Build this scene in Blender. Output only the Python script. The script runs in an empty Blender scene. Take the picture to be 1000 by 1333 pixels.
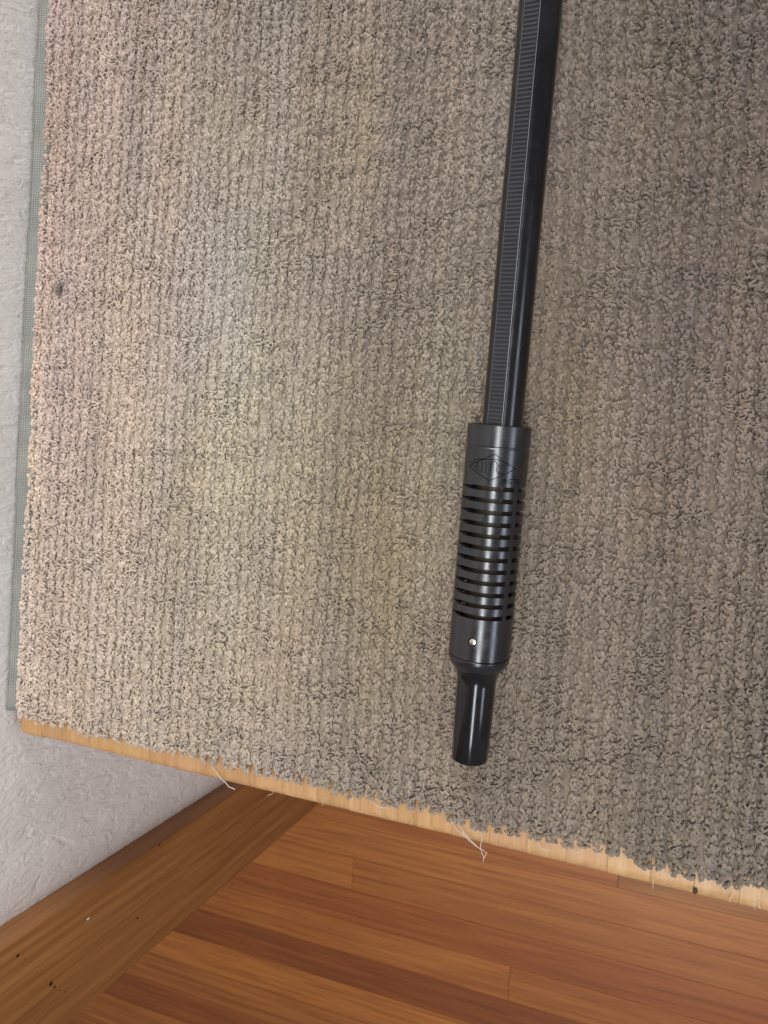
import bpy, bmesh, math, random
import numpy as np
from mathutils import Matrix, Vector

random.seed(7); rng = np.random.default_rng(11)
sc = bpy.context.scene
COL = sc.collection
R = math.radians

# ------------------------------------------------------------------ camera
TABLE_Z = 0.75
CAM = Vector((0, 0, 1.24))
FPX, W_PX, H_PX = 1000.0, 1000.0, 1333.0
nad = Vector(((870 - 500) / FPX, (650 - 666.5) / FPX, 1)).normalized()     # straight down, in camera axes
ax = Vector((1, 0, 0)); ax = (ax - nad * ax.dot(nad)).normalized(); ay = nad.cross(ax)
a = R(4.0)
wx = ax * math.cos(a) + ay * math.sin(a)
wy = -(ay * math.cos(a) - ax * math.sin(a))
wz = -nad
def cv2w(v): return Vector((wx.dot(v), wy.dot(v), wz.dot(v)))
right, up, back = cv2w(Vector((1, 0, 0))), cv2w(Vector((0, -1, 0))), cv2w(Vector((0, 0, -1)))
cd = bpy.data.cameras.new('camera'); cam = bpy.data.objects.new('camera', cd); COL.objects.link(cam)
m = Matrix((right, up, back)).transposed().to_4x4(); m.translation = CAM
cam.matrix_world = m
cd.sensor_fit = 'VERTICAL'; cd.sensor_height = 24; cd.lens = FPX / H_PX * 24
cd.dof.use_dof = True; cd.dof.focus_distance = 0.50; cd.dof.aperture_fstop = 13.0
cd.clip_start = 0.01; cd.clip_end = 60
sc.camera = cam

# ------------------------------------------------------------------ light
world = bpy.data.worlds.new('World'); sc.world = world; world.use_nodes = True
bg = world.node_tree.nodes['Background']
bg.inputs[0].default_value = (1.0, 0.97, 0.93, 1); bg.inputs[1].default_value = 0.20
def area(name, loc, target, sx, sy, power, col):
    l = bpy.data.lights.new(name, 'AREA'); l.shape = 'RECTANGLE'; l.size = sx; l.size_y = sy
    l.energy = power; l.color = col
    o = bpy.data.objects.new(name, l); COL.objects.link(o); o.location = loc
    o.rotation_euler = (Vector(target) - Vector(loc)).to_track_quat('-Z', 'Y').to_euler()
    return o
area('ceiling_light', (0.22, -0.58, 2.40), (0.22, -0.58, 0.0), 0.32, 2.0, 32, (0.94, 0.965, 1.0)).rotation_euler = (0, 0, 0)
area('window_light', (-0.25, 2.1, 1.75), (-0.3, 0.0, 0.70), 1.0, 1.2, 50, (0.97, 0.97, 1.0))
area('side_window_light', (1.70, -0.50, 1.68), (-0.1, -0.1, 0.78), 1.5, 0.42, 12, (0.78, 0.84, 1.0))
sc.view_settings.view_transform = 'Standard'; sc.view_settings.look = 'None'
sc.view_settings.exposure = 0.0; sc.view_settings.gamma = 1

# ------------------------------------------------------------------ helpers
def link(o, parent=None, **props):
    COL.objects.link(o)
    if parent: o.parent = parent
    for k, v in props.items(): o[k] = v
    return o
def empty(name, loc=(0, 0, 0), **props):
    o = bpy.data.objects.new(name, None); o.location = loc; o.empty_display_size = 0.02
    return link(o, None, **props)
def pyobj(name, v, f, mat, parent=None, smooth=False, **props):
    me = bpy.data.meshes.new(name); me.from_pydata([tuple(p) for p in v], [], [tuple(q) for q in f]); me.update()
    bm = bmesh.new(); bm.from_mesh(me); bmesh.ops.recalc_face_normals(bm, faces=bm.faces); bm.to_mesh(me); bm.free()
    if smooth: shade(me)
    me.materials.append(mat)
    return link(bpy.data.objects.new(name, me), parent, **props)
def bmobj(name, bm, mat, parent=None, smooth=False, **props):
    me = bpy.data.meshes.new(name); bmesh.ops.recalc_face_normals(bm, faces=bm.faces); bm.to_mesh(me); bm.free()
    if smooth: shade(me)
    me.materials.append(mat)
    return link(bpy.data.objects.new(name, me), parent, **props)
def shade(me, ang=35):
    me.polygons.foreach_set('use_smooth', [True] * len(me.polygons))
    me.set_sharp_from_angle(angle=R(ang))
def box(x0, x1, y0, y1, z0, z1, bev=0, seg=2):
    bm = bmesh.new(); bmesh.ops.create_cube(bm, size=1)
    for v in bm.verts:
        v.co = ((x0 + x1) / 2 + v.co.x * (x1 - x0), (y0 + y1) / 2 + v.co.y * (y1 - y0), (z0 + z1) / 2 + v.co.z * (z1 - z0))
    if bev: bmesh.ops.bevel(bm, geom=bm.edges[:], offset=bev, segments=seg, affect='EDGES', profile=0.5)
    return bm

class Mat:
    def __init__(s, name, rough=0.5, col=None, metal=0.0, spec=0.5):
        s.m = bpy.data.materials.new(name); s.m.use_nodes = True; s.t = s.m.node_tree; s.n = s.t.nodes
        s.b = s.n['Principled BSDF']; s.b.inputs['Roughness'].default_value = rough
        s.b.inputs['Metallic'].default_value = metal; s.b.inputs['Specular IOR Level'].default_value = spec
        if col: s.b.inputs['Base Color'].default_value = (*col, 1)
    def node(s, typ, **kw):
        n = s.n.new(typ)
        for k, v in kw.items():
            if k in n.inputs: n.inputs[k].default_value = v
            else: setattr(n, k, v)
        return n
    def l(s, a, b): s.t.links.new(a, b)
    def coords(s, scale=(1, 1, 1), rand=0.0, kind='Object'):
        tc = s.node('ShaderNodeTexCoord'); mp = s.node('ShaderNodeMapping'); mp.inputs['Scale'].default_value = scale
        s.l(tc.outputs[kind], mp.inputs['Vector'])
        if rand:
            oi = s.node('ShaderNodeObjectInfo'); mu = s.node('ShaderNodeVectorMath', operation='SCALE')
            cb = s.node('ShaderNodeCombineXYZ')
            m2 = s.node('ShaderNodeMath', operation='MULTIPLY'); m2.inputs[1].default_value = 7.31
            s.l(oi.outputs['Random'], m2.inputs[0])
            s.l(oi.outputs['Random'], cb.inputs[0]); s.l(m2.outputs[0], cb.inputs[1]); s.l(oi.outputs['Random'], cb.inputs[2])
            mu.inputs['Scale'].default_value = rand; s.l(cb.outputs[0], mu.inputs[0]); s.l(mu.outputs[0], mp.inputs['Location'])
        return mp.outputs[0]
    def noise(s, vec, scale, detail=4, rough=0.5, dist=0):
        n = s.node('ShaderNodeTexNoise'); n.inputs['Scale'].default_value = scale; n.inputs['Detail'].default_value = detail
        n.inputs['Roughness'].default_value = rough; n.inputs['Distortion'].default_value = dist
        s.l(vec, n.inputs['Vector']); return n.outputs['Fac']
    def ramp(s, fac, stops):
        r = s.node('ShaderNodeValToRGB'); e = r.color_ramp.elements
        while len(e) < len(stops): e.new(0.5)
        for el, (p, c) in zip(e, stops):
            el.position = p; el.color = (*c, 1) if len(c) == 3 else c
        s.l(fac, r.inputs[0]); return r.outputs[0]
    def mix(s, a, b, fac, mode='MIX'):
        x = s.node('ShaderNodeMix', data_type='RGBA', blend_type=mode)
        for sock, v in ((x.inputs[0], fac), (x.inputs[6], a), (x.inputs[7], b)):
            if hasattr(v, 'is_linked'): s.l(v, sock)
            elif isinstance(v, (int, float)): sock.default_value = v
            else: sock.default_value = (*v, 1)
        return x.outputs[2]
    def bump(s, h, strength, dist):
        b = s.node('ShaderNodeBump'); b.inputs['Strength'].default_value = strength; b.inputs['Distance'].default_value = dist
        s.l(h, b.inputs['Height']); s.l(b.outputs[0], s.b.inputs['Normal']); return b
    def base(s, c): s.l(c, s.b.inputs['Base Color'])

# ------------------------------------------------------------------ materials
def wood(name, axis, dark, mid, light, rough=0.4, grain=1.0, rand=3.0, var=0.25, ring=1.0, coat=0.0):
    M = Mat(name, rough)
    sc1 = [60, 60, 60]; sc1[axis] = 2.2
    v = M.coords(tuple(sc1), rand)
    g = M.noise(v, 2.2 * grain, 6, 0.62, 0.4)
    sc2 = [14, 14, 14]; sc2[axis] = 1.1
    v2 = M.coords(tuple(sc2), rand)
    w = M.noise(v2, 1.2 * ring, 3, 0.5, 1.6)
    wv = M.node('ShaderNodeMath', operation='MULTIPLY'); wv.inputs[1].default_value = 22; M.l(w, wv.inputs[0])
    sn = M.node('ShaderNodeMath', operation='SINE'); M.l(wv.outputs[0], sn.inputs[0])
    mr = M.node('ShaderNodeMapRange'); mr.inputs['From Min'].default_value = -1; M.l(sn.outputs[0], mr.inputs['Value'])
    c1 = M.ramp(g, [(0.28, dark), (0.5, mid), (0.74, light)])
    c2 = M.mix(c1, dark, 0.0)
    f = M.node('ShaderNodeMath', operation='MULTIPLY'); f.inputs[1].default_value = 0.30; M.l(mr.outputs[0], f.inputs[0])
    M.l(f.outputs[0], c2.node.inputs[0])
    sc3 = [420, 420, 420]; sc3[axis] = 9
    p = M.noise(M.coords(tuple(sc3), rand), 1.0, 2, 0.5)
    pr = M.ramp(p, [(0.30, (0.72, 0.69, 0.66)), (0.46, (1, 1, 1))])
    c3 = M.mix(c2, pr, 0.6, 'MULTIPLY')
    oi = M.node('ShaderNodeObjectInfo')
    c3 = M.mix(c3, oi.outputs['Color'], 1.0, 'MULTIPLY')
    M.base(c3)
    M.bump(p, 0.12, 0.0006)
    if coat: M.b.inputs['Coat Weight'].default_value = coat; M.b.inputs['Coat Roughness'].default_value = 0.22
    return M.m
M_FLOOR = wood('floor_oak', 0, (0.25, 0.070, 0.013), (0.375, 0.120, 0.024), (0.45, 0.165, 0.037), 0.46, 1.0, 5.0, coat=0.12)
M_CASING = wood('casing_oak', 2, (0.195, 0.077, 0.021), (0.30, 0.127, 0.037), (0.375, 0.175, 0.057), 0.45, 1.0, 2.0)
M_PINE = wood('pine_stave', 1, (0.44, 0.235, 0.090), (0.52, 0.295, 0.125), (0.58, 0.365, 0.18), 0.42, 1.2, 4.0)

def wall_mat():
    M = Mat('white_plaster', 0.62)
    v = M.coords((1, 1, 0.42))
    n1 = M.noise(v, 85, 4, 0.6, 0.7); n2 = M.noise(v, 210, 4, 0.65, 0.5); n3 = M.noise(v, 9, 2)
    rd = M.ramp(n1, [(0.36, (0, 0, 0)), (0.55, (1, 1, 1)), (0.66, (0.65, 0.65, 0.65))])
    h = M.mix(rd, n2, 0.50)
    M.bump(h, 0.60, 0.0026)
    vo = M.node('ShaderNodeTexVoronoi'); vo.inputs['Scale'].default_value = 34; M.l(M.coords(), vo.inputs['Vector'])
    sp = M.ramp(vo.outputs['Distance'], [(0.030, (0.16, 0.14, 0.11)), (0.05, (1, 1, 1))])
    c = M.ramp(n3, [(0.3, (0.69, 0.65, 0.595)), (0.7, (0.77, 0.735, 0.68))])
    M.base(M.mix(c, sp, 0.55, 'MULTIPLY'))
    return M.m
M_WALL = wall_mat()

def black_metal(name, col, rough, brushed=0.0, spec=0.5):
    M = Mat(name, rough, col, 0.0, spec)
    v = M.coords()
    n = M.noise(v, 90, 5, 0.7, 0.6)
    rr = M.node('ShaderNodeMapRange'); rr.inputs['From Min'].default_value = 0.3; rr.inputs['From Max'].default_value = 0.7
    rr.inputs['To Min'].default_value = rough * 0.75; rr.inputs['To Max'].default_value = rough * 1.4
    M.l(n, rr.inputs['Value']); M.l(rr.outputs[0], M.b.inputs['Roughness'])
    vo = M.node('ShaderNodeTexVoronoi'); vo.inputs['Scale'].default_value = 190; M.l(v, vo.inputs['Vector'])
    dust = M.ramp(vo.outputs['Distance'], [(0.035, (0.10, 0.095, 0.085)), (0.075, col)])
    film = M.ramp(M.noise(v, 35, 4, 0.6), [(0.45, col), (0.75, tuple(c + 0.012 for c in col))])
    M.base(M.mix(dust, film, 0.6))
    n2 = M.noise(M.coords((1, 1, 1)), 900, 2, 0.5); M.bump(n2, brushed, 0.0001)
    return M.m
M_SLEEVE = black_metal('sleeve_black', (0.008, 0.008, 0.010), 0.23, 0.12, 0.75)
M_TUBE = black_metal('tube_black', (0.004, 0.004, 0.005), 0.13, 0.02)
M_BARREL = black_metal('barrel_black', (0.004, 0.004, 0.005), 0.20, 0.04)
M_RIB = black_metal('rib_black', (0.012, 0.012, 0.014), 0.34, 0.1)
M_SERR = black_metal('serration_worn', (0.034, 0.034, 0.040), 0.38, 0.1)
M_EDGE = Mat('worn_edge', 0.45, (0.16, 0.16, 0.165), 0.6).m
M_MARK = Mat('engraved_mark', 0.9, (0.003, 0.003, 0.004), 0, 0.0).m
M_LINER = Mat('liner_brown', 0.4, (0.050, 0.036, 0.024), 0, 0.5).m
M_PIN = Mat('pin_steel', 0.28, (0.62, 0.56, 0.48), 1.0).m
M_HOLE = Mat('hole_dark', 0.9, (0.012, 0.010, 0.008), 0, 0.1).m
M_THREAD = Mat('thread_pale', 0.5, (0.62, 0.57, 0.50)).m
M_CRUMB = Mat('crumb_brown', 0.95, (0.07, 0.05, 0.038), 0, 0.05).m

def carpet_mat():
    M = Mat('carpet_yarn', 0.82, None, 0, 0.25)
    at = M.node('ShaderNodeAttribute', attribute_name='yarn')
    n = M.noise(M.coords(), 1100, 4, 0.7)
    r = M.ramp(n, [(0.28, (0.72, 0.70, 0.68)), (0.72, (1.14, 1.14, 1.13))])
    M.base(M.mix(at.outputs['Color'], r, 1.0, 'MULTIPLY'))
    M.bump(n, 0.7, 0.0011)
    M.b.inputs['Sheen Weight'].default_value = 0.25; M.b.inputs['Sheen Roughness'].default_value = 0.5
    return M.m
M_YARN = carpet_mat()
def backing_mat():
    M = Mat('backing_weave', 0.85, None, 0, 0.2)
    v = M.coords()
    w = []
    for d in ('X', 'Y'):
        t = M.node('ShaderNodeTexWave', wave_type='BANDS', bands_direction=d); t.inputs['Scale'].default_value = 170
        t.inputs['Distortion'].default_value = 1.2; t.inputs['Detail Scale'].default_value = 3
        M.l(v, t.inputs['Vector']); w.append(t.outputs['Fac'])
    h = M.mix(w[0], w[1], 0.5)
    n = M.noise(v, 60, 3)
    c = M.mix(M.ramp(h, [(0.15, (0.15, 0.15, 0.135)), (0.6, (0.30, 0.30, 0.275))]), M.ramp(n, [(0.3, (0.85, 0.85, 0.85)), (0.7, (1.1, 1.1, 1.05))]), 1.0, 'MULTIPLY')
    M.base(c); M.bump(h, 0.4, 0.0005)
    return M.m
M_BACK = backing_mat()

# ------------------------------------------------------------------ setting: floor, wall, casing
floor = bmobj('floor', box(-1.75, 1.3, -1.9, 1.2, -0.06, -0.0195), M_FLOOR, kind='structure')
floor.color = (0.4, 0.4, 0.4, 1)
PW = 0.0572
plank_meshes = {}
def plank(x0, x1, y1, tint):
    L = round(x1 - x0, 3)
    bm = box(0, L - 0.0004, -PW + 0.0003, 0, -0.019, 0, 0.0004, 1)
    o = bmobj('plank', bm, M_FLOOR, floor); o.location = (x0, y1, random.uniform(-0.0003, 0.0002)); o.color = (*tint, 1)
tints = {-2: (0.92, 0.80, 0.74), -1: (0.86, 0.84, 0.82), 0: (0.98, 0.96, 0.94), 1: (1.06, 1.10, 1.10), 2: (1.08, 1.08, 1.04), 3: (0.86, 0.76, 0.72),
         4: (1.0, 0.98, 0.94), 5: (0.66, 0.54, 0.50), 6: (1.12, 1.14, 1.10), 7: (0.92, 0.92, 0.90), 8: (0.72, 0.62, 0.60), 9: (1.0, 1.02, 1.0)}
joints = {0: [-0.028], 4: [-0.184], 3: [0.33], 1: [0.42], 2: [-0.47, 0.36], 5: [0.24], -1: [0.3], 6: [0.1], 7: [-0.1], 8: [0.3], 9: [0.0]}
for r in range(-34, 17):
    y1 = -0.609 - (r - 1) * PW                      # row 1 starts at y = -0.609
    cuts = joints.get(r)
    if cuts is None:
        c = -1.70 + random.uniform(0.12, 0.7); cuts = []
        while c < 1.2:
            cuts.append(c); c += random.uniform(0.35, 0.9)
    xs = [-1.70] + cuts + ([1.25] if cuts[-1] < 1.1 else [])
    for k, (p, q) in enumerate(zip(xs[:-1], xs[1:])):
        t = tints.get(r) if k == 0 else None
        if t is None:
            b = random.uniform(0.86, 1.10); t = (b, b * random.uniform(0.92, 1.04), b * random.uniform(0.9, 1.05))
        if r == 0 and k == 1: t = (0.90, 1.0, 1.0)
        if r == 4 and k == 1: t = (0.92, 0.90, 0.86)
        plank(p, q, y1, t)

WALL_X = -0.5012
wall = bmobj('plaster_wall', box(WALL_X - 0.12, WALL_X, -0.49, 2.6, 0.0, 2.5), M_WALL,
             label='white rough-plastered wall running up behind the table edge', category='wall')
E1Y, CX, E3Y = -0.3966, -0.4745, -0.5106
casing = empty('door_casing', (CX, (E1Y + E3Y) / 2, 0), label='golden brown wooden board trim standing upright against the white wall', category='trim')
cb = box(WALL_X + 0.0006, CX, E3Y, E1Y, 0.0, 2.15)
bmesh.ops.bevel(cb, geom=[e for e in cb.edges if abs(e.verts[0].co.z - e.verts[1].co.z) > 1 and max(e.verts[0].co.x, e.verts[1].co.x) > CX - 0.001],
                offset=0.0022, segments=3, affect='EDGES', profile=0.5)
for v in cb.verts: v.co -= casing.location
bmobj('board', cb, M_CASING, casing, smooth=True)
# the photograph's eye point and axes, kept apart from the camera object: only used to find where small marks lie on a surface
EYE = Vector((0, 0, 1.24))
def hit_x(px, py, X):
    d = cv2w(Vector(((px - 500) / FPX, (py - 666.5) / FPX, 1)))
    return EYE + d * ((X - EYE.x) / d.x)
def hit_z(px, py, Z):
    d = cv2w(Vector(((px - 500) / FPX, (py - 666.5) / FPX, 1)))
    return EYE + d * ((Z - EYE.z) / d.z)
def blob(name, p, r, mat, parent=None, squash=(0.4, 1, 1), **props):
    bm = bmesh.new(); bmesh.ops.create_icosphere(bm, subdivisions=2, radius=r)
    for v in bm.verts:
        v.co *= random.uniform(0.75, 1.25); v.co = Vector((v.co.x * squash[0], v.co.y * squash[1], v.co.z * squash[2]))
    o = bmobj(name, bm, mat, parent, True, **props); o.location = p - (parent.location if parent else Vector())
    return o
for px, py, r in ((23, 1244, .0014), (66, 1281, .0019), (71, 1285, .0013), (79, 1289, .0007), (85, 1291, .0007), (179, 1195, .0013), (186, 1200, .0006), (208, 1100, .0013), (33, 1249, .0006)):
    blob('nail_hole', hit_x(px, py, CX), r, M_HOLE, casing, (0.3, 1, 1))
blob('paint_fleck', hit_x(115, 1196, CX), .0014, M_THREAD, casing, (0.4, .6, 1.6))

# ------------------------------------------------------------------ table top of glued staves
table = empty('table', (0, 0, 0), label='light pine table with a rounded front edge, pushed against the white wall', category='table')
SW, TH = 0.0249, 0.022
def stave_mesh(corner=False):
    bm = box(0.00003, SW - 0.00003, 0, 0.84, TABLE_Z - TH, TABLE_Z)
    if corner:
        bmesh.ops.bevel(bm, geom=[e for e in bm.edges if all(v.co.x < 0.001 and v.co.y < 0.001 for v in e.verts)], offset=0.007, segments=4, affect='EDGES', profile=0.5)
        es = [e for e in bm.edges if all(v.co.z > TABLE_Z - 1e-4 for v in e.verts) or all(v.co.z < TABLE_Z - TH + 1e-4 for v in e.verts)]
        es = [e for e in es if (max(v.co.y for v in e.verts) < 0.0071) or max(v.co.x for v in e.verts) < 0.001]
        bmesh.ops.bevel(bm, geom=es, offset=0.006, segments=4, affect='EDGES', profile=0.5)
    else:
        es = [e for e in bm.edges if all(v.co.y < 0.001 for v in e.verts) and abs(e.verts[0].co.z - e.verts[1].co.z) < 1e-5]
        bmesh.ops.bevel(bm, geom=es, offset=0.0085, segments=5, affect='EDGES', profile=0.5)
        es = [e for e in bm.edges if abs(e.verts[0].co.x - e.verts[1].co.x) < 1e-6 and len(e.link_faces) == 2 and e.calc_face_angle(0) > 1.2]
        bmesh.ops.bevel(bm, geom=es, offset=0.00018, segments=1, affect='EDGES')
    bmesh.ops.recalc_face_normals(bm, faces=bm.faces)
    me = bpy.data.meshes.new('stave'); bm.to_mesh(me); bm.free(); shade(me, 40); me.materials.append(M_PINE); return me
sm = stave_mesh()
X0 = 0.0068 - SW * 20
for k in range(44):
    x = X0 + k * SW
    o = link(bpy.data.objects.new('stave', stave_mesh(True) if k == 0 else sm), table)
    o.location = (x, -0.2300 - 0.0125 * (x + 0.49) + random.uniform(-0.00012, 0.00012), random.uniform(-0.0001, 0.0001))
    b = random.uniform(0.92, 1.06); o.color = (b, b * random.uniform(0.96, 1.02), b * random.uniform(0.90, 1.05), 1)
for x in (-0.40, 0.50):
    for y in (-0.10, 0.50):
        bmobj('leg', box(x - .03, x + .03, y - .03, y + .03, 0.0005, TABLE_Z - TH - .0005, .003), M_PINE, table)
for y in (-0.10, 0.50): bmobj('apron', box(-0.369, 0.469, y - .01, y + .01, 0.64, TABLE_Z - TH - .0005, .002), M_PINE, table)

# ------------------------------------------------------------------ carpet piece
carpet = empty('carpet_piece', (-0.15, 0.1, TABLE_Z), label='beige ribbed tufted carpet piece with a frayed edge covering the table', category='carpet')
CZ = TABLE_Z + 0.0004
def fld(seed, cell):
    g = np.random.default_rng(seed).random((64, 64))
    def f(x, y):
        u = x / cell[0] + 20; v = y / cell[1] + 20
        i = np.floor(u).astype(int); j = np.floor(v).astype(int); fu = u - i; fv = v - j
        fu = fu * fu * (3 - 2 * fu); fv = fv * fv * (3 - 2 * fv); i %= 63; j %= 63
        return (g[i, j] * (1 - fu) + g[i + 1, j] * fu) * (1 - fv) + (g[i, j + 1] * (1 - fu) + g[i + 1, j + 1] * fu) * fv
    return f
# backing: a woven sheet whose left margin shows, curling up a little at the wall
nx, ny = 60, 130
xs = np.concatenate([np.linspace(-0.4995, -0.470, 12), np.linspace(-0.466, 0.46, nx - 12)]); ys = np.linspace(-0.2085, 0.52, ny)
wav = fld(91, (0.05, 0.06)); wav2 = fld(92, (0.02, 0.018))
v = []; f = []
for i, x in enumerate(xs):
    for j, y in enumerate(ys):
        e = 0.004 * (float(wav(np.array(0.0), np.array(y))) - 0.7) if i < 10 else 0
        z = CZ + 0.0008 + (0.0045 * max(0, (-0.484 - x) / 0.017) ** 1.6 if x < -0.484 else 0)
        yy = y + (0.003 * (float(wav2(np.array(x), np.array(0.0))) - 0.5) if j == 0 else 0)
        v.append((x - min(e, 0) * (1 - i / 12 if i < 12 else 0) + 0.15, yy - 0.1, z - TABLE_Z))
for i in range(nx - 1):
    for j in range(ny - 1): f.append((i * ny + j, (i + 1) * ny + j, (i + 1) * ny + j + 1, i * ny + j + 1))
bk = pyobj('backing', v, f, M_BACK, carpet, smooth=True)
so = bk.modifiers.new('thick', 'SOLIDIFY'); so.thickness = 0.0014; so.offset = 0

ROWP, TUFP = 0.0088, 0.0046
PX0, PX1, PY0, PY1 = -0.4848, 0.17, -0.2115, 0.41
nrow = int((PX1 - PX0) / ROWP); ntuf = int((PY1 - PY0) / TUFP)
I, J = np.meshgrid(np.arange(nrow), np.arange(ntuf), indexing='ij'); I = I.ravel(); J = J.ravel()
edge_l = fld(3, (1, 0.022)); edge_f = fld(4, (0.016, 1)); cl = fld(5, (0.020, 0.009)); wob = fld(6, (0.02, 0.045)); wob2 = fld(7, (0.0086, 0.02))
def rowx(i, y): return PX0 + 0.003 + i * ROWP + 0.0030 * (wob(i * ROWP, y) - 0.5) + 0.0018 * (wob2(i * ROWP, y) - 0.5)
def ridge(x, y): return 0.5 + 0.5 * np.cos(2 * np.pi * (x - rowx(np.round((x - PX0 - 0.003) / ROWP), y)) / ROWP)
def clust(x, y): return np.clip((cl(x, y) - 0.62) * 8, 0, 1)
front = lambda x: PY0 - 0.0115 * (x + 0.49) - 0.0008 + 0.0045 * (edge_f(x, 0 * x) - 0.5)
left = lambda y: PX0 + 0.0075 * (edge_l(0 * y, y) - 0.5)
und = fld(8, (0.05, 0.05))
HP = 0.0094
Y = PY0 - 0.011 + J * TUFP + rng.normal(0, 0.0008, I.size); X = rowx(I, Y)
NS = 10
Xs = np.repeat(X, NS); Ys = np.repeat(Y, NS); n0 = Xs.size
dx = np.where(rng.random(n0) < 0.26, rng.uniform(-0.0044, 0.0044, n0), rng.normal(0, 0.0019, n0)); Xs = Xs + dx; Ys = Ys + rng.uniform(-0.0026, 0.0026, n0)
kp = (Ys > front(Xs)) & (Xs > left(Ys))
Xs, Ys, dx = Xs[kp], Ys[kp], dx[kp]; n = Xs.size
tuft_id = np.repeat(np.arange(X.size), NS)[kp]
Ls = clust(Xs, Ys); isl = rng.random(n) < Ls
th = np.where(isl, rng.normal(0.2, 0.7, n), rng.normal(np.pi / 2, 0.5, n)) + np.pi * (rng.random(n) < 0.5)
hgt = HP + rng.normal(0, 0.00045, n) - 0.0032 * np.minimum(np.abs(dx) / 0.0044, 1) ** 1.6 - 0.0007 * Ls + 0.0013 * rng.random(n) * isl + 0.0010 * (und(Xs, Ys) - 0.5)
Ln = np.where(isl, rng.uniform(0.0030, 0.0044, n), rng.uniform(0.0022, 0.0038, n))
rad = np.where(isl, rng.uniform(0.00065, 0.00095, n), rng.uniform(0.00078, 0.00118, n))
T = np.array([0.0, 0.33, 0.68, 1.0]); prof_d = np.array([2.4, 0.2, 0.1, 1.6]) * 0.001; prof_r = np.array([0.8, 1.05, 1.0, 0.6])
side = np.where(isl, rng.normal(0, 0.0016, n), rng.normal(0, 0.0007, n))[:, None] * np.array([-0.3, 0.8, 0.8, -0.5])
cx = Xs[:, None] + np.cos(th)[:, None] * Ln[:, None] * (T - 0.45) - np.sin(th)[:, None] * side
cy = Ys[:, None] + np.sin(th)[:, None] * Ln[:, None] * (T - 0.45) + np.cos(th)[:, None] * side
fr = np.clip((PY0 - 0.0115 * (Xs + 0.49) + 0.006 - Ys) / 0.010, 0, 1)[:, None]      # pile leans out at the cut front edge
cz = CZ + 0.0008 + (hgt[:, None] - prof_d * (1 + 0.6 * rng.random((n, 1)))) * (1 - 0.45 * fr)
cy = cy - fr * 0.002
C = np.stack([cx, cy, cz], -1)
tan = np.gradient(C, axis=1); tan /= np.linalg.norm(tan, axis=-1, keepdims=True) + 1e-12
ref = np.stack([-np.sin(th), np.cos(th), 0 * th], -1)[:, None, :]
b1 = ref - tan * (ref * tan).sum(-1, keepdims=True); b1 /= np.linalg.norm(b1, axis=-1, keepdims=True) + 1e-12
b2 = np.cross(tan, b1)
NSD = 4
an = np.arange(NSD) * 2 * np.pi / NSD
ring = (b1[:, :, None, :] * np.cos(an)[None, None, :, None] + b2[:, :, None, :] * np.sin(an)[None, None, :, None]) * (rad[:, None] * prof_r)[:, :, None, None] * rng.uniform(0.85, 1.2, (n, 4, NSD, 1))
V = (C[:, :, None, :] + ring).reshape(-1, 3)
nv = 4 * NSD
q = []
for s_ in range(3):
    for a_ in range(NSD):
        b_ = (a_ + 1) % NSD
        q.append([s_ * NSD + a_, s_ * NSD + b_, (s_ + 1) * NSD + b_, (s_ + 1) * NSD + a_])
q.append([3 * NSD + 0, 3 * NSD + 1, 3 * NSD + 2, 3 * NSD + 3])
F = ((np.arange(n) * nv)[:, None, None] + np.array(q)[None]).reshape(-1, 4)
# the dense lower pile between the strands
gx = np.arange(PX0, 0.46, 0.0021); gy = np.arange(PY0 - 0.012, 0.52, 0.0023)
GX, GY = np.meshgrid(gx, gy, indexing='ij'); GX0, GY0 = GX.copy(), GY.copy()
GX = GX + rng.normal(0, 0.0004, GX.shape); GY = GY + rng.normal(0, 0.0004, GY.shape)
inside = (GY > front(GX) + 0.0045) & (GX > left(GY) + 0.002)
GZ = np.where(inside, CZ + HP - 0.0036 + 0.0026 * ridge(GX, GY) + rng.normal(0, 0.0005, GX.shape) - 0.0010 * clust(GX, GY), CZ + 0.0006)
GZ += np.where((GX > PX1) | (GY > PY1), 0.0018, 0)
GV = np.stack([GX, GY, GZ], -1).reshape(-1, 3); na_, nb_ = GX.shape
ii, jj = np.meshgrid(np.arange(na_ - 1), np.arange(nb_ - 1), indexing='ij')
fin = inside[:-1, :-1] | inside[1:, :-1] | inside[:-1, 1:] | inside[1:, 1:]
ii, jj = ii[fin], jj[fin]
GF = np.stack([ii * nb_ + jj, (ii + 1) * nb_ + jj, (ii + 1) * nb_ + jj + 1, ii * nb_ + jj + 1], -1) + len(V)
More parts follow.
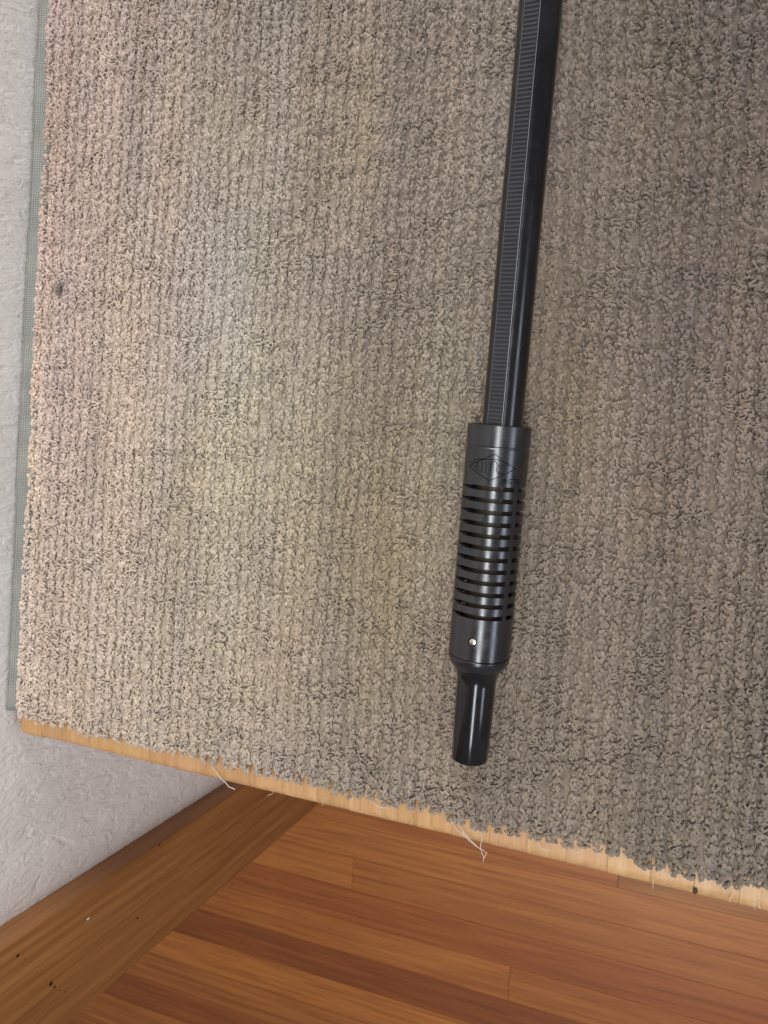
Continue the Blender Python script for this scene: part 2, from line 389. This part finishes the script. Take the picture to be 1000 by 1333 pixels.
# yarn colours: heathered strands, broad discolouration, small stains, and pile shading painted into the colour
def patch(x, y, px, py, rx, ry):
    p = hit_z(px, py, TABLE_Z + 0.01); return np.exp(-((x - p.x) / rx) ** 2 - ((y - p.y) / ry) ** 2)
def yarn(x, y, rnd):
    lf = lambda seed, a_, b_: fld(seed, (a_, b_))(x, y) - 0.5
    val = (1 + rnd) * (1 + 0.12 * lf(21, 0.02, 0.07) + 0.14 * lf(22, 0.09, 0.12) + 0.26 * lf(31, 0.03, 0.30))
    right_shade = np.clip((x + 0.47) / 0.47, 0, 1) ** 0.85  # painted shading: yarn darkens from the wall side to the right
    val *= 1.18 - 0.80 * right_shade - 0.15 * np.clip((y - 0.05) / 0.3, 0, 1) + 0.13 * patch(x, y, 300, 420, 0.04, 0.16)  # shade in the yarn colour, deeper towards the far end as well
    val *= 1 - 0.8 * patch(x, y, 78, 377, 0.005, 0.006) - 0.3 * patch(x, y, 62, 415, 0.003, 0.005) - 0.12 * patch(x, y, 200, 740, 0.03, 0.06)
    g = 0.9 * patch(x, y, 295, 500, 0.045, 0.22) + 0.7 * patch(x, y, 575, 560, 0.022, 0.10) + 0.45 * patch(x, y, 420, 560, 0.05, 0.10) + 0.35 * lf(23, 0.04, 0.16)
    w = 0.5 * patch(x, y, 490, 720, 0.04, 0.10) + 0.35 * patch(x, y, 440, 740, 0.09, 0.16) + 0.3 * np.clip((x + 0.2) / 0.2, 0, 1) + 0.15 * patch(x, y, 190, 740, 0.03, 0.08) + 0.2 * patch(x, y, 480, 180, 0.03, 0.12) + 0.6 * patch(x, y, 740, 420, 0.03, 0.10) + 0.5 * lf(24, 0.03, 0.12) + 0.35 * lf(25, 0.010, 0.07) - 0.25 * patch(x, y, 280, 330, 0.05, 0.10)
    pk = np.clip((-0.36 - x) / 0.1, 0, 1) * np.clip((y + 0.1) / 0.3, 0, 1) + np.clip((x + 0.12) / 0.15, 0, 1) * np.clip((y + 0.2) / 0.3, 0, 1)
    c = np.stack([1 - 0.055 * g + 0.035 * w + 0.015 * pk, 1 + 0.04 * g - 0.01 * w - 0.03 * pk, 1 + 0.015 * g - 0.22 * w + 0.02 * pk], -1)
    return np.array([0.560, 0.450, 0.358]) * np.clip(val, 0.2, 1.7)[..., None] * c
tr_ = rng.normal(0, 0.05, X.size)[tuft_id]
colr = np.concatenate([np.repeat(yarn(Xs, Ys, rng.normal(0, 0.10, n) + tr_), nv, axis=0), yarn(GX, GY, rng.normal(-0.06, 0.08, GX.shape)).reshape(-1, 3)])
V = np.concatenate([V, GV]); F = np.concatenate([F, GF])
def make_pile():
    me = bpy.data.meshes.new('pile')
    vv = V.reshape(-1, 3) - np.array([-0.15, 0.1, TABLE_Z]); ff = F.reshape(-1, 4)
    me.vertices.add(len(vv)); me.vertices.foreach_set('co', vv.ravel().astype(np.float32))
    me.loops.add(ff.size); me.loops.foreach_set('vertex_index', ff.ravel().astype(np.int32))
    me.polygons.add(len(ff)); me.polygons.foreach_set('loop_start', (np.arange(len(ff)) * 4).astype(np.int32))
    me.polygons.foreach_set('use_smooth', np.ones(len(ff), bool))
    me.update(calc_edges=True)
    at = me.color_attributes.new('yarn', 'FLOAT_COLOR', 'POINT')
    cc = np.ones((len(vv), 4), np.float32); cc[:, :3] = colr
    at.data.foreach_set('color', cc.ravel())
    me.materials.append(M_YARN)
    return link(bpy.data.objects.new('pile', me), carpet, kind='stuff')
make_pile()

def tube_path(name, pts, r, mat, parent, sides=5, **props):
    cu = bpy.data.curves.new(name, 'CURVE'); cu.dimensions = '3D'
    v = []; f = []
    P = [Vector(p) for p in pts]
    for i, p in enumerate(P):
        t = (P[min(i + 1, len(P) - 1)] - P[max(i - 1, 0)]).normalized()
        b = t.cross(Vector((0.3, 0.2, 1))).normalized(); c = t.cross(b)
        for s in range(sides):
            an_ = 2 * math.pi * s / sides; v.append(p + (b * math.cos(an_) + c * math.sin(an_)) * r)
    for i in range(len(P) - 1):
        for s in range(sides):
            s2 = (s + 1) % sides; f.append((i * sides + s, i * sides + s2, (i + 1) * sides + s2, (i + 1) * sides + s))
    bpy.data.curves.remove(cu)
    o = parent.location if parent else Vector()
    return pyobj(name, [q_ - o for q_ in v], f, mat, parent, True, **props)
def thread(px_list, z, r=0.00022, sag=0.0):
    pts = [hit_z(px, py, z - sag * i) for i, (px, py) in enumerate(px_list)]
    fine = []
    for i in range(len(pts) - 1):
        for t in range(4):
            fine.append(pts[i].lerp(pts[i + 1], t / 4) + Vector((random.uniform(-1, 1), random.uniform(-1, 1), 0.5 + random.uniform(-1, 1))) * 0.0003)
    fine.append(pts[-1])
    tube_path('loose_thread', fine, r, M_THREAD, carpet)
ZT = TABLE_Z + 0.002
thread([(583, 1062), (596, 1080), (612, 1095), (626, 1106)], ZT + 0.001)
thread([(590, 1064), (604, 1084), (622, 1103)], ZT + 0.0012)
thread([(622, 1075), (628, 1088), (626, 1104), (630, 1118)], ZT + 0.001, 0.0002, 0.0006)
thread([(626, 1104), (634, 1110), (629, 1122)], ZT, 0.00015)
thread([(272, 992), (284, 1008), (298, 1024), (306, 1028)], ZT + 0.001, 0.0003)
thread([(700, 1092), (704, 1104), (716, 1108)], ZT + 0.001)
thread([(740, 1098), (748, 1110), (760, 1106)], ZT + 0.001)
thread([(480, 1040), (492, 1050), (506, 1052)], ZT + 0.001)
thread([(860, 1130), (872, 1140), (880, 1136)], ZT + 0.001)
for q_ in range(7):
    px = random.uniform(60, 990); py = 945 + 0.237 * (px - 22) + 2 + random.uniform(-3, 5)
    a1 = random.uniform(0.2, 2.9); L_ = random.uniform(8, 20)
    thread([(px, py - 4), (px + L_ * .5 * math.cos(a1), py + L_ * .35 * math.sin(a1)), (px + L_ * math.cos(a1), py + L_ * .6 * math.sin(a1))], ZT + random.uniform(0.0005, 0.003), random.uniform(0.00008, 0.00013))
blob('crumb', hit_z(905, 1160, TABLE_Z + 0.001), 0.0015, M_CRUMB, None, (0.9, 1.2, 0.7), label='tiny brown crumb on the bare pine edge at the right', category='crumb')

# ------------------------------------------------------------------ black rod with slotted sleeve
P0 = Vector((-0.1019, -0.1056, 0.7776)); U = Vector((0.0406, 1, 0.096)).normalized()
UP = (Vector((0, 0, 1)) - U * U.z).normalized(); RT = U.cross(UP)
rod = empty('black_rod', P0, label='long black metal rod with a serrated strip and slotted sleeve lying on the carpet', category='rod')
def cyl(phi, s, r, off=Vector()):     # phi in degrees, 0 = up, + = right; in the rod's own frame
    return U * s + (UP * math.cos(R(phi)) + RT * math.sin(R(phi))) * r + off
def lathe(name, prof, mat, seg=72, off=Vector(), cap=True):
    v = []; f = []
    for s, r in prof:
        for k_ in range(seg): v.append(cyl(360 * k_ / seg, s, r, off))
    for i in range(len(prof) - 1):
        for k_ in range(seg):
            k2 = (k_ + 1) % seg; f.append((i * seg + k_, i * seg + k2, (i + 1) * seg + k2, (i + 1) * seg + k_))
    if cap: f.append(tuple(range(seg))); f.append(tuple((len(prof) - 1) * seg + k_ for k_ in range(seg)))
    return pyobj(name, v, f, mat, rod, True)
RS = 0.0188
# sleeve shell with slots cut through
slot_c = [0.1074 - i * 0.00695 for i in range(12)]; SH = 0.00135
st = {0.0035, 0.0040, 0.1300, 0.1305, 0.1310, 0.1315, 0.1425, 0.1431, 0.1435}
for c in slot_c: st |= {round(c + d_ * SH, 6) for d_ in (-1, -0.4, 0.4, 1)}
st = sorted(st)
NA = 120
def is_slot(i, k_):
    s_ = (st[i] + st[i + 1]) / 2; p = (k_ + 0.5) * 360 / NA
    if p > 180: p -= 360
    return any(abs(s_ - c) < SH for c in slot_c) and ((-46 - 18 * (min(abs(s_ - c) for c in slot_c) < 0.3 * SH) < p < 51) or p > 60 or p < -102)
def r_out(s_):
    if s_ in (0.0035, 0.1435): return RS - 0.0005
    if s_ in (0.1305, 0.1310): return RS - 0.00035
    return RS
v = []; f = []
for s_ in st:
    for k_ in range(NA): v.append(cyl(360 * k_ / NA, s_, r_out(s_)))
no = len(v)
for s_ in st:
    for k_ in range(NA): v.append(cyl(360 * k_ / NA, s_, RS - 0.0024))
def vi(i, k_, inner): return (no if inner else 0) + i * NA + k_ % NA
ns = len(st) - 1
solid = [[not is_slot(i, k_) for k_ in range(NA)] for i in range(ns)]
for i in range(ns):
    for k_ in range(NA):
        if not solid[i][k_]: continue
        for inn in (0, 1): f.append((vi(i, k_, inn), vi(i, k_ + 1, inn), vi(i + 1, k_ + 1, inn), vi(i + 1, k_, inn)))
        if not solid[i][(k_ + 1) % NA]: f.append((vi(i, k_ + 1, 0), vi(i + 1, k_ + 1, 0), vi(i + 1, k_ + 1, 1), vi(i, k_ + 1, 1)))
        if not solid[i][k_ - 1]: f.append((vi(i, k_, 0), vi(i + 1, k_, 0), vi(i + 1, k_, 1), vi(i, k_, 1)))
        if i == ns - 1 or not solid[i + 1][k_]: f.append((vi(i + 1, k_, 0), vi(i + 1, k_ + 1, 0), vi(i + 1, k_ + 1, 1), vi(i + 1, k_, 1)))
        if i == 0 or not solid[i - 1][k_]: f.append((vi(i, k_, 0), vi(i, k_ + 1, 0), vi(i, k_ + 1, 1), vi(i, k_, 1)))
sleeve = pyobj('sleeve', v, f, M_SLEEVE, rod, True); shade(sleeve.data, 18)
lathe('liner', [(0.006, 0.0112), (0.14, 0.0112)], M_LINER, 48)
lathe('sleeve_plug', [(0.1405, 0.0163), (0.1418, 0.0163)], M_BARREL, 48)
# collar and end tube
prof = [(0.0033, 0.0160), (0.0033, 0.0184), (0.0029, 0.0187), (0.0010, 0.0186), (0.0002, 0.0183)]
prof += [(-0.0004 - 0.0036 * t, 0.0181 - 0.0016 * t - 0.0006 * t * t) for t in np.linspace(0, 1, 5)]
lathe('collar', prof, M_SLEEVE)
prof = [(-0.0040, 0.0157)] + [(-0.0042 - 0.0115 * t, 0.0119 + 0.0036 * (1 - t) ** 2.3) for t in np.linspace(0, 1, 12)]
prof += [(-0.030, 0.0118), (-0.0638, 0.0113), (-0.0646, 0.0111), (-0.0650, 0.0106), (-0.0650, 0.0080), (-0.055, 0.0080)]
lathe('end_tube', prof, M_TUBE)
# barrel, flat rib with serrations
RB = 0.0118; OFF = RT * 0.0014
lathe('barrel', [(0.138, RB), (0.20, RB), (0.60, RB)], M_BARREL, 96, OFF)
RP = -8.0; HW = 0.0046
rn = UP * math.cos(R(RP)) + RT * math.sin(R(RP)); rr_ = RT * math.cos(R(RP)) - UP * math.sin(R(RP))
def rp(x, h, s): return OFF + rr_ * x + rn * (RB + h) + U * s
def rib_prism(name, prof2, s0, s1, mat):
    v = [rp(x, h, s0) for x, h in prof2] + [rp(x, h, s1) for x, h in prof2]; nn = len(prof2)
    f = [(i, (i + 1) % nn, nn + (i + 1) % nn, nn + i) for i in range(nn)] + [tuple(range(nn)), tuple(range(nn, 2 * nn))]
    return pyobj(name, v, f, mat, rod)
rib_prism('rib', [(-HW, -0.004), (HW, -0.004), (HW, 0.0006), (HW - 0.0001, 0.0008), (-HW + 0.0001, 0.0008), (-HW, 0.0006)], 0.1437, 0.60, M_RIB)
v = []; f = []; s = 0.1445; PIT = 0.0023
while s < 0.598:
    b0 = len(v)
    for (ds, h) in ((0, 0.0006), (0.0004, 0.0015), (0.0011, 0.0015), (0.0015, 0.0006)):
        v += [rp(-HW + 0.0005, h, s + ds), rp(HW - 0.0005, h, s + ds)]
    for i in range(3): f.append((b0 + 2 * i, b0 + 2 * i + 1, b0 + 2 * i + 3, b0 + 2 * i + 2))
    f += [(b0, b0 + 2, b0 + 4, b0 + 6), (b0 + 1, b0 + 7, b0 + 5, b0 + 3)]
    s += PIT
pyobj('serration', v, f, M_SERR, rod, kind='stuff')
for sg in (-1, 1):
    rib_prism('rib_edge', [(sg * HW, 0.0005), (sg * (HW + 0.00007), 0.0010), (sg * (HW - 0.00022), 0.0011), (sg * (HW - 0.0003), 0.0006)], 0.1438, 0.60, M_EDGE)
# steel pin in its recess
def disc(name, phi, s, r, h0, h1, mat, dome=0.0):
    nrm = UP * math.cos(R(phi)) + RT * math.sin(R(phi)); tg = RT * math.cos(R(phi)) - UP * math.sin(R(phi)); c0 = U * s
    v = []; f = []; sg = 20
    for h, rr in ((h0, r), (h1, r), (h1 + dome * 0.7, r * 0.6)):
        for k_ in range(sg): v.append(c0 + nrm * h + (tg * math.cos(2 * math.pi * k_ / sg) + U * math.sin(2 * math.pi * k_ / sg)) * rr)
    v.append(c0 + nrm * (h1 + dome)); t_ = len(v) - 1
    for i in range(2):
        for k_ in range(sg): f.append((i * sg + k_, i * sg + (k_ + 1) % sg, (i + 1) * sg + (k_ + 1) % sg, (i + 1) * sg + k_))
    for k_ in range(sg): f.append((2 * sg + k_, 2 * sg + (k_ + 1) % sg, t_))
    return pyobj(name, v, f, mat, rod, True)
disc('pin_recess', -1.6, 0.0159, 0.0027, RS - 0.002, RS + 0.00003, M_HOLE)
disc('pin', -1.2, 0.0159, 0.0019, RS - 0.002, RS + 0.00012, M_PIN, 0.0003)
# engraved emblem and letters on the sleeve
def engrave(name, lines, wd=0.0004, close=False):
    v = []; f = []
    for ln in lines:
        P = []
        for (p0, s0), (p1, s1) in zip(ln[:-1], ln[1:]):
            k_ = max(2, int(abs(p1 - p0) / 3) + 1)
            P += [(p0 + (p1 - p0) * t / k_, s0 + (s1 - s0) * t / k_) for t in range(k_)]
        P.append(ln[-1])
        b0 = len(v)
        for i, (p, s_) in enumerate(P):
            pa, pb = P[max(i - 1, 0)], P[min(i + 1, len(P) - 1)]
            dx, dy = R(pb[0] - pa[0]) * RS, pb[1] - pa[1]; L_ = math.hypot(dx, dy) or 1
            nx_, ny_ = -dy / L_ * wd / 2, dx / L_ * wd / 2
            for sg in (-1, 1): v.append(cyl(p + sg * math.degrees(nx_ / RS), s_ + sg * ny_, RS + 0.00004))
        for i in range(len(P) - 1): f.append((b0 + 2 * i, b0 + 2 * i + 1, b0 + 2 * i + 3, b0 + 2 * i + 2))
    return pyobj(name, v, f, M_MARK, rod)
ec, es = 3.0, 0.1195
engrave('emblem', [[(-42, es - .0006), (3, 0.1120), (48, 0.1196), (30, 0.1232)], [(20, 0.1250), (8, 0.1272), (-42, es - .0006)],
    [(2, 0.1240), (8, 0.1244), (18, 0.1240), (26, 0.1232), (36, 0.1208)],
    [(-34, .1212), (-30, .1228), (-20, .1236), (-8, .1238), (2, .1240)],
    [(-22, .1224), (-23, .1180), (-18, .1166)], [(-12, .1228), (-12.5, .1160)], [(-5, .1228), (-5.5, .1158)],
    [(3, .1170), (3, .1222), (7, .1234), (12, .1230), (14, .1210), (13, .1180), (18, .1166), (25, .1168)], [(-30, .1200), (-27, .1186), (-25, .1192)]])
def letters(txt, phi, s_, size):
    cu = bpy.data.curves.new('lettering', 'FONT'); cu.body = txt; cu.size = size; cu.resolution_u = 3; cu.space_character = 1.15
    to = bpy.data.objects.new('lettering', cu); COL.objects.link(to)
    dg = bpy.context.evaluated_depsgraph_get(); me = bpy.data.meshes.new_from_object(to.evaluated_get(dg))
    bpy.data.objects.remove(to); bpy.data.curves.remove(cu)
    for vt in me.vertices: vt.co = cyl(phi + math.degrees(vt.co.x / RS), s_ + vt.co.y, RS + 0.0001)
    me.materials.clear(); me.materials.append(M_MARK)
    return link(bpy.data.objects.new('lettering', me), rod)
letters('BGTE', 27, 0.1109, 0.0041)
engrave('engraved_tick', [[(-50, .1165), (-49, .1145)], [(-38, .1222), (-37, .1204)]], 0.0004)
